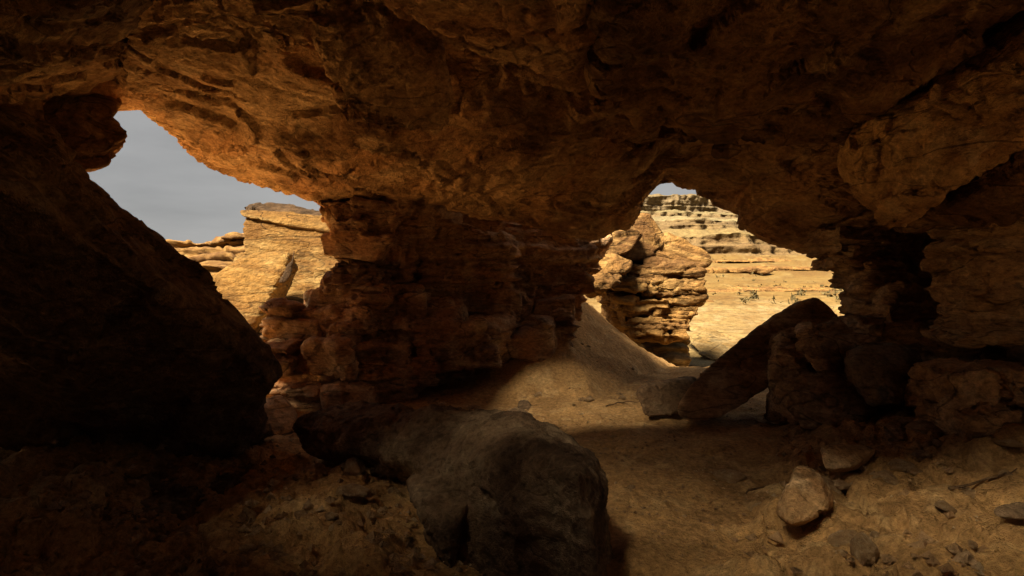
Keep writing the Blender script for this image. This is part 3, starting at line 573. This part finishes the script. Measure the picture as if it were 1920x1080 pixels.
tag(rock('crack_shadow_fin', [pix((550, 466, 11.7), (554, 468, 11.7), (550, 496, 11.6), (544, 500, 11.6)) + [P(552, 472, 11.85), P(547, 498, 11.8)], pix((551, 488, 11.65), (543, 488, 11.62), (530, 524, 11.5), (522, 530, 11.48), (536, 530, 11.5), (548, 512, 11.6)) + [P(540, 520, 11.8), P(528, 530, 11.75)]], .014, 'slab', 'cap_and_shadow_dark', s=.3, k=.01, join=.02, seed=321), 'thin curved rock fin with a crack shadow put into its dark colour at the right edge of the domed boulder', 'rock fin')  # crack shadow given as a thin dark solid on the overhanging edge
ridge = tag(empty('rock_ridge'), 'low dark layered ridge far off on the horizon in the left opening', 'ridge')
for i, (a, b, v0, v1, d) in enumerate([(300, 440, 452, 470, 70), (280, 455, 464, 484, 64), (260, 470, 478, 500, 58), (240, 480, 494, 520, 52), (395, 470, 446, 458, 68), (415, 475, 436, 450, 67)]):
    rock('rock_layer', [boxpts(a, b, v0, v1+4, d, d+14, .08, R)], .24, 'strata', 'column_rock', ridge, s=6, k=.15, seed=330+i)
# ---------------------------------------------------------------- outside, right opening
column = tag(empty('rock_column'), 'weathered layered rock column with overhanging cap boulders in the right opening', 'rock column')
D0 = 10.7
rock('core', [pix((1120, 500, 11.5), (1310, 500, 11.6), (1300, 600, 11.5), (1210, 640, 11.4), (1130, 560, 11.3)) + [(1.8, 13, 1.6), (3.7, 13, 1.6), (1.9, 13, -.6), (3.4, 13, -.6)],
   pix((1150, 470, 11.3), (1200, 420, 11.6), (1290, 470, 11.6), (1290, 510, 11.5), (1150, 510, 11.3)) + [(2.2, 13, 2.0), (3.4, 13, 1.8)]], .05, 'strata', 'column_rock', column, s=1.3, k=.04, seed=349)
lay = [(494, 514, 1105, 1328), (508, 528, 1095, 1312), (522, 540, 1100, 1326), (535, 552, 1140, 1310), (547, 566, 1150, 1322), (561, 578, 1165, 1312), (573, 590, 1175, 1320), (586, 604, 1180, 1306), (599, 616, 1186, 1302), (611, 630, 1192, 1290), (624, 640, 1196, 1292)]
for i, (v0, v1, a, b) in enumerate(lay):
    m_ = R.uniform(.35, .7)*(b-a)+a; d = D0+R.uniform(-.1, .1)
    for x0, x1 in ((a, m_), (m_, b)):
        dd = d+R.uniform(-.12, .2)
        rock('rock_layer', [boxpts(x0-6, x1+R.uniform(-8, 4), v0+R.uniform(-3, 3), v1+3, dd, dd+.8, .07, R)], .028, 'ledge', 'column_rock', column, s=R.uniform(.8, 1.1), k=.01, seed=350+i)
for i, (pts, st, s_) in enumerate([
 (pix((1232, 450, 11.3), (1250, 432, 11.5), (1300, 452, 11.4), (1338, 486, 11.3), (1330, 500, 11.3), (1270, 505, 11.1), (1222, 500, 11.1)) + [(2.9, 13, 2.2), (3.8, 13, 1.7), (2.9, 13, 1.5)], 'smooth', 1.2),
 (pix((1165, 440, 11), (1195, 404, 11.4), (1215, 398, 11.5), (1250, 440, 11.4), (1245, 465, 11.2), (1210, 488, 11), (1165, 488, 10.9)) + [(2.2, 12.6, 2.4), (3, 12.6, 2.1), (2.2, 12.6, 1.6)], 'slab', 1.2),
 (pix((1135, 450, 10.4), (1180, 418, 10.8), (1205, 440, 10.7), (1185, 475, 10.4), (1140, 485, 10.3)) + [(1.9, 12, 2.3), (2.4, 12, 2), (1.8, 12, 1.5)], 'slab', 1.1),
 (pix((1110, 490, 10.1), (1150, 472, 10.3), (1190, 490, 10.3), (1180, 512, 10.1), (1120, 515, 10)) + [(1.4, 11.4, 1.6), (2.2, 11.4, 1.5), (1.6, 11.4, 1.2)], 'slab', .9),
 (pix((1205, 488, 10.9), (1240, 478, 11), (1290, 492, 11), (1280, 520, 10.9), (1210, 520, 10.8)) + [(2.6, 12, 1.7), (3.3, 12, 1.6), (2.8, 12, 1.2)], 'slab', 1.0),
 (pix((1090, 520, 9.7), (1130, 505, 9.9), (1170, 520, 9.9), (1150, 545, 9.7), (1095, 545, 9.6)) + [(1.2, 10.8, 1.4), (1.8, 10.8, 1.3), (1.4, 10.8, .9)], 'crumble', .8),
 (pix((1085, 485, 10.3), (1120, 462, 10.5), (1150, 470, 10.5), (1140, 500, 10.2), (1090, 510, 10.1)) + [(1.2, 11.6, 1.7), (1.8, 11.6, 1.7), (1.4, 11.6, 1.2)], 'crumble', .8)]):
    rock('cap_boulder' if i < 3 else 'rock_block', [pts], .03, st, 'column_rock', column, s=s_, k=.025, seed=370+i, tilt=(.3, 0))
for i, (a, b, v0, v1, d) in enumerate([(1192, 1300, 628, 655, 11.6), (1205, 1304, 648, 675, 11.3), (1235, 1306, 668, 700, 11.0)]):
    rock('pale_layer', [boxpts(a, b, v0, v1+4, d, d+1.4, .05, R)], .026, 'smooth', 'pale_rock', column, s=1.2, k=.06, seed=380+i)
for i, (pts, lab) in enumerate([
 (pix((1300, 690, 12.5), (1330, 655, 13.5), (1390, 640, 14.5), (1440, 650, 14), (1420, 700, 12.8)) + [(5, 16, .0), (4.4, 16, -.2), (5.6, 15.5, -.6)], 'low swirled pale rock hump in the wash right of the rock column'),
 (pix((1555, 600, 14), (1575, 572, 14.3), (1612, 575, 14.2), (1618, 612, 13.8), (1560, 620, 13.8)) + [(8.2, 15.5, .5), (8.6, 15.5, 0)], 'small sunlit pale boulder behind the top end of the leaning slab'),
 (pix((1285, 690, 11.2), (1300, 672, 11.4), (1330, 680, 11.4), (1335, 705, 11), (1290, 712, 10.9)) + [(3.4, 12.2, -.5), (3.8, 12.2, -.6)], 'low pale rock at the foot of the rock column')]):
    tag(rock('rock', [pts], .03, 'smooth', 'pale_rock', s=1.2, k=.06, seed=390+i, tilt=(.3, .1)), lab, 'rock')
# rock ledges crossing the plain
for i, (a, b, v0, v1, d) in enumerate([(1310, 1400, 545, 558, 34), (1392, 1480, 540, 554, 35), (1470, 1590, 543, 560, 33), (1330, 1450, 504, 511, 62), (1440, 1580, 500, 508, 66), (1360, 1500, 487, 493, 95), (1310, 1380, 565, 580, 27)]):
    tag(rock('rock_ledge', [boxpts(a, b, v0, v1+3, d, d+d*.08, .12, R)], d*.0022, 'strata', 'column_rock', s=d*.055, k=d*.002, seed=400+i),
        ['low rock ledge on the plain just right of the rock column', 'middle low rock ledge above the upper end of the leaning slab', 'low rock ledge on the plain beside the buttress', 'thin far ledge in the middle of the yellow plain', 'thin far ledge on the plain close to the arch edge', 'farthest thin ledge below the mesa cliffs', 'nearest low ledge at the right foot of the rock column'][i], 'rock ledge')
# ---------------------------------------------------------------- mesa
prof = [(150, 3.2, 0), (176, 5.2, 0), (180, 6.2, 1), (181, 9.2, 1), (184, 9.8, 1), (185.5, 13, 1), (196, 15, 2), (206, 17, 2), (207, 19, 3), (214, 20, 3), (215, 22, 3), (240, 25, 4), (262, 27.2, 4), (263, 29, 5), (275, 30.5, 5), (276, 32.5, 5), (318, 38, 6), (345, 41, 6), (347, 46, 7), (349, 46.6, 7), (351, 53, 7), (360, 54.2, 8), (362, 55.5, 8), (500, 58, 8), (900, 58, 8)]
mesa = empty('mesa'); mesa['kind'] = 'structure'
xs = np.concatenate([np.linspace(-420, 20, 60), np.arange(22, 260, .7), np.linspace(262, 1200, 80)])
rowsY, rowsZ, rowsB = [], [], []
for (y0, z0, b0), (y1, z1, b1) in zip(prof[:-1], prof[1:]):
    n = max(3, int(min(abs(z1-z0)/.45+abs(y1-y0)/5, 14)))
    for k in range(n): t = k/n; rowsY.append(y0+(y1-y0)*t); rowsZ.append(z0+(z1-z0)*t); rowsB.append(b1)
rowsY = np.array(rowsY); rowsZ = np.array(rowsZ); rowsB = np.array(rowsB)
X, Y = np.meshgrid(xs, rowsY, indexing='ij'); Z = np.repeat(rowsZ[None], len(xs), 0)
p = np.stack([X.ravel(), Y.ravel(), Z.ravel()], 1); steep = np.isin(np.repeat(rowsB[None], len(xs), 0), (1, 3, 5, 7)).ravel()
bnd = np.stack([p[:, 0]*.02, p[:, 2]*.02, p[:, 1]*0], 1)
dy = 14*fbm(bnd, 3)+3*fbm(bnd*6+3, 3)+np.where(steep, 2.6*fbm(np.stack([p[:, 0]*.22, p[:, 2]*.06, p[:, 1]*0], 1), 4, .6)+.7*(strata(p[:, 2]+.3*fbm(bnd*3, 2), .9, 8)-.5), 0)
p[:, 1] += dy*np.clip((p[:, 1]-150)/30, 0, 1)
p[:, 2] = 3+.80*(p[:, 2]-3)*(smooth(p[:, 0], -40, 40))*(1-.10*smooth(p[:, 0], 90, 260))+np.where(steep, 0, 1.0)*1.6*fbm(p*.06, 4, .6)
IDX = np.arange(len(p)).reshape(X.shape)
cols = paint(p, 'mesa_rock'); bandcol = {0: (.24, .16, .05), 1: (.085, .052, .022), 2: (.125, .092, .038), 3: (.085, .057, .027), 4: (.15, .128, .07), 5: (.09, .066, .036), 6: (.12, .10, .05), 7: (.09, .07, .045), 8: (.105, .082, .045)}
bc = np.array([bandcol[b] for b in rowsB]); bc = np.repeat(bc[None], len(xs), 0).reshape(-1, 3); cols = .4*cols+.6*bc*(1+.35*fbm(p*np.array([.3, .3, .9]), 4, .6))[:, None]
for b in range(9):
    rr = np.nonzero(rowsB == b)[0]
    if len(rr) == 0: continue
    lo_, hi_ = rr[0], min(rr[-1]+1, len(rowsY)-1)
    I = IDX[:, lo_:hi_+1]; n_, m_ = I.shape; sub = np.arange(n_*m_).reshape(n_, m_)
    Qs = np.stack([sub[:-1, :-1], sub[1:, :-1], sub[1:, 1:], sub[:-1, 1:]], -1).reshape(-1, 4)
    nm = 'cliff_band' if b in (1, 3, 5, 7) else 'talus_slope'
    me = mesh_np(nm, p[I.ravel()], Qs); colour(me, None, None, c=np.clip(cols[I.ravel()], .02, .8)); put(nm, me, 'mesa_rock', mesa)
# ---------------------------------------------------------------- loose stones and gravel
def stone_mesh(seed):
    r = random.Random(seed); pts = [(r.uniform(.6, 1)*math.cos(a)*1.2, r.uniform(.6, 1)*math.sin(a), z) for z in (-.35, .15) for a in [k*math.pi/3+r.uniform(-.3, .3) for k in range(6)]]
    pts += [(r.uniform(-.4, .4), r.uniform(-.4, .4), r.uniform(.4, .7)) for _ in range(3)]
    me = rock_mesh('stone', [pts], .13, 'slab', 1.2, k=.012, mat='wall_rock', seed=seed); me.polygons.foreach_set('use_smooth', np.zeros(len(me.polygons), bool)); me.materials.append(MATS['boulder_rock']); return me
SM = [stone_mesh(500+i) for i in range(7)]
gv = np.zeros(len(ground.data.vertices)*3, np.float32); ground.data.vertices.foreach_get('co', gv); gv = gv.reshape(-1, 3)
sel = np.nonzero((gv[:, 1] > 1.5) & (gv[:, 1] < 12) & (np.abs(gv[:, 0]) < 7))[0]
BIN = {}
for k, (x, y, z) in zip(sel, gv[sel]): BIN.setdefault((int(x*12), int(y*12)), float(z))
def gz(x, y):
    for dx, dy in ((0, 0), (1, 0), (-1, 0), (0, 1), (0, -1), (1, 1), (-1, -1)):
        q = BIN.get((int(x*12)+dx, int(y*12)+dy))
        if q is not None: return q
    return float(ground_z(np.array([x]), np.array([y]))[0])
areas = [
 (16, (-.6, .9), (5.6, 7.0), (.03, .075), 'small stone on the sand at the foot of the pillar', 'stones by the pillar foot'),
 (8, (.9, 1.9), (6.6, 8.4), (.03, .06), 'small stone on the dirt slope right of the pillar', 'stones on the dirt slope'),
 (36, (1.4, 3.2), (2.5, 4.4), (.035, .14), 'small stone among the rubble of the bank at lower right', 'stones on the rubble bank'),
 (10, (.3, 1.2), (2.9, 5.2), (.015, .04), 'pebble on the sandy path', 'pebbles on the path'),
 (16, (-1.7, -.3), (2.7, 4.2), (.04, .13), 'flat stone on the ground between the left boulder and the foreground boulder', 'stones at lower left'),
]
for n, xr, yr, sr, lab, grp in areas:
    for k in range(n):
        x, y, s_ = R.uniform(*xr), R.uniform(*yr), sr[0]+(sr[1]-sr[0])*R.random()**2
        ob = bpy.data.objects.new('stone', SM[R.randrange(7)]); COL.objects.link(ob)
        ob.location = (x, y, gz(x, y)+s_*.12); ob.scale = (s_, s_*R.uniform(.7, 1), s_*R.uniform(.5, .9)); ob.rotation_euler = (R.uniform(-.3, .3), R.uniform(-.3, .3), R.uniform(0, 6.3))
        tag(ob, lab, 'stone', grp)
# dry twigs lying on the dirt
for pts, lab in [([(1.0, 6.25), (1.18, 6.4), (1.4, 6.42)], 'dry twig on the sand in front of the short flat block'), ([(1.55, 3.9), (1.7, 4.0), (1.95, 3.98)], 'dry twig on the dirt beside the rubble bank'), ([(2.5, 3.35), (2.7, 3.3), (2.95, 3.42)], 'dry twig lying on top of the rubble bank')]:
    cu = np.array([(x, y, gz(x, y)+.02+.015*(k == 1)) for k, (x, y) in enumerate(pts)]); ts = np.linspace(0, 1, 9)[:, None]
    path = (1-ts)**2*cu[0]+2*ts*(1-ts)*cu[1]+ts**2*cu[2]; path += .008*np.array([[R.uniform(-1, 1) for _ in range(3)] for _ in ts])
    VV = []; QQ = []
    for k, c_ in enumerate(path):
        r_ = .009*(1-.6*k/8)
        for a in range(5): VV.append(c_+np.array([0, math.cos(a*1.2566)*r_, math.sin(a*1.2566)*r_]))
    for k in range(8):
        for a in range(5): QQ.append([k*5+a, k*5+(a+1) % 5, k*5+5+(a+1) % 5, k*5+5+a])
    me = mesh_np('dry_twig', np.array(VV), np.array(QQ)); colour(me, np.array(VV), 'darkened_rock'); tag(put('dry_twig', me, 'darkened_rock'), lab, 'twig')
# gravel: one mass of small chips
G = np.random.default_rng(4); n = 14000
base = np.array([(1, 0, 0), (-.5, .85, 0), (-.5, -.85, 0), (.1, .1, .7), (0, 0, -.4)], float); tri = np.array([(0, 1, 3), (1, 2, 3), (2, 0, 3), (1, 0, 4), (2, 1, 4), (0, 2, 4)])
VV, QQ = [], []
for k in range(n):
    y = 2.3+5.5*G.random()**1.4; x = G.uniform(-.62, .62)*y*1.3
    if perlin(np.array([[x*1.3, y*1.3, .5]]))[0] < G.uniform(-.5, .35): continue
    rub = x > 1.2+.55*(y-3) or x < -.3; s_ = .005+(.045 if rub else .018)*G.random()**4; a = G.uniform(0, 6.3); c_, n_ = math.cos(a), math.sin(a)
    b_ = base*s_*G.uniform(.6, 1.3, (5, 3)); b_ = np.stack([b_[:, 0]*c_-b_[:, 1]*n_+x, b_[:, 0]*n_+b_[:, 1]*c_+y, b_[:, 2]+gz(x, y)+s_*.2], 1)
    QQ.append(tri+5*len(VV)); VV.append(b_)
V = np.concatenate(VV); me = mesh_np('gravel', V, np.concatenate(QQ), False); colour(me, V, 'wall_rock'); put('gravel', me, 'boulder_rock', kind='stuff')

# scrub dotted over the plain beyond the right opening
VV, QQ, CC = [], [], []
for k in range(420):
    y = 26+120*G.random()**1.6; x = y*G.uniform(.12, .75); r_ = G.uniform(.07, .2)
    if perlin(np.array([[x*.08, y*.05, 3.3]]))[0] < -.1: continue
    z0 = float(ground_z(np.array([x]), np.array([y]))[0])+.1; col = np.array([.065, .05, .022])*G.uniform(.6, 1.3)
    for t in range(9):
        c_ = np.array([x, y, z0])+G.normal(size=3)*r_*np.array([.5, .5, .22])+np.array([0, 0, r_*.3]); b_ = c_+G.normal(size=(3, 3))*r_*.5
        QQ.append([3*len(VV), 3*len(VV)+1, 3*len(VV)+2]); VV.append(b_); CC += [col]*3
V = np.concatenate(VV); me = mesh_np('desert_scrub', V, np.array(QQ), False); colour(me, V, None, c=np.array(CC)); put('desert_scrub', me, 'plain_ground', kind='stuff')
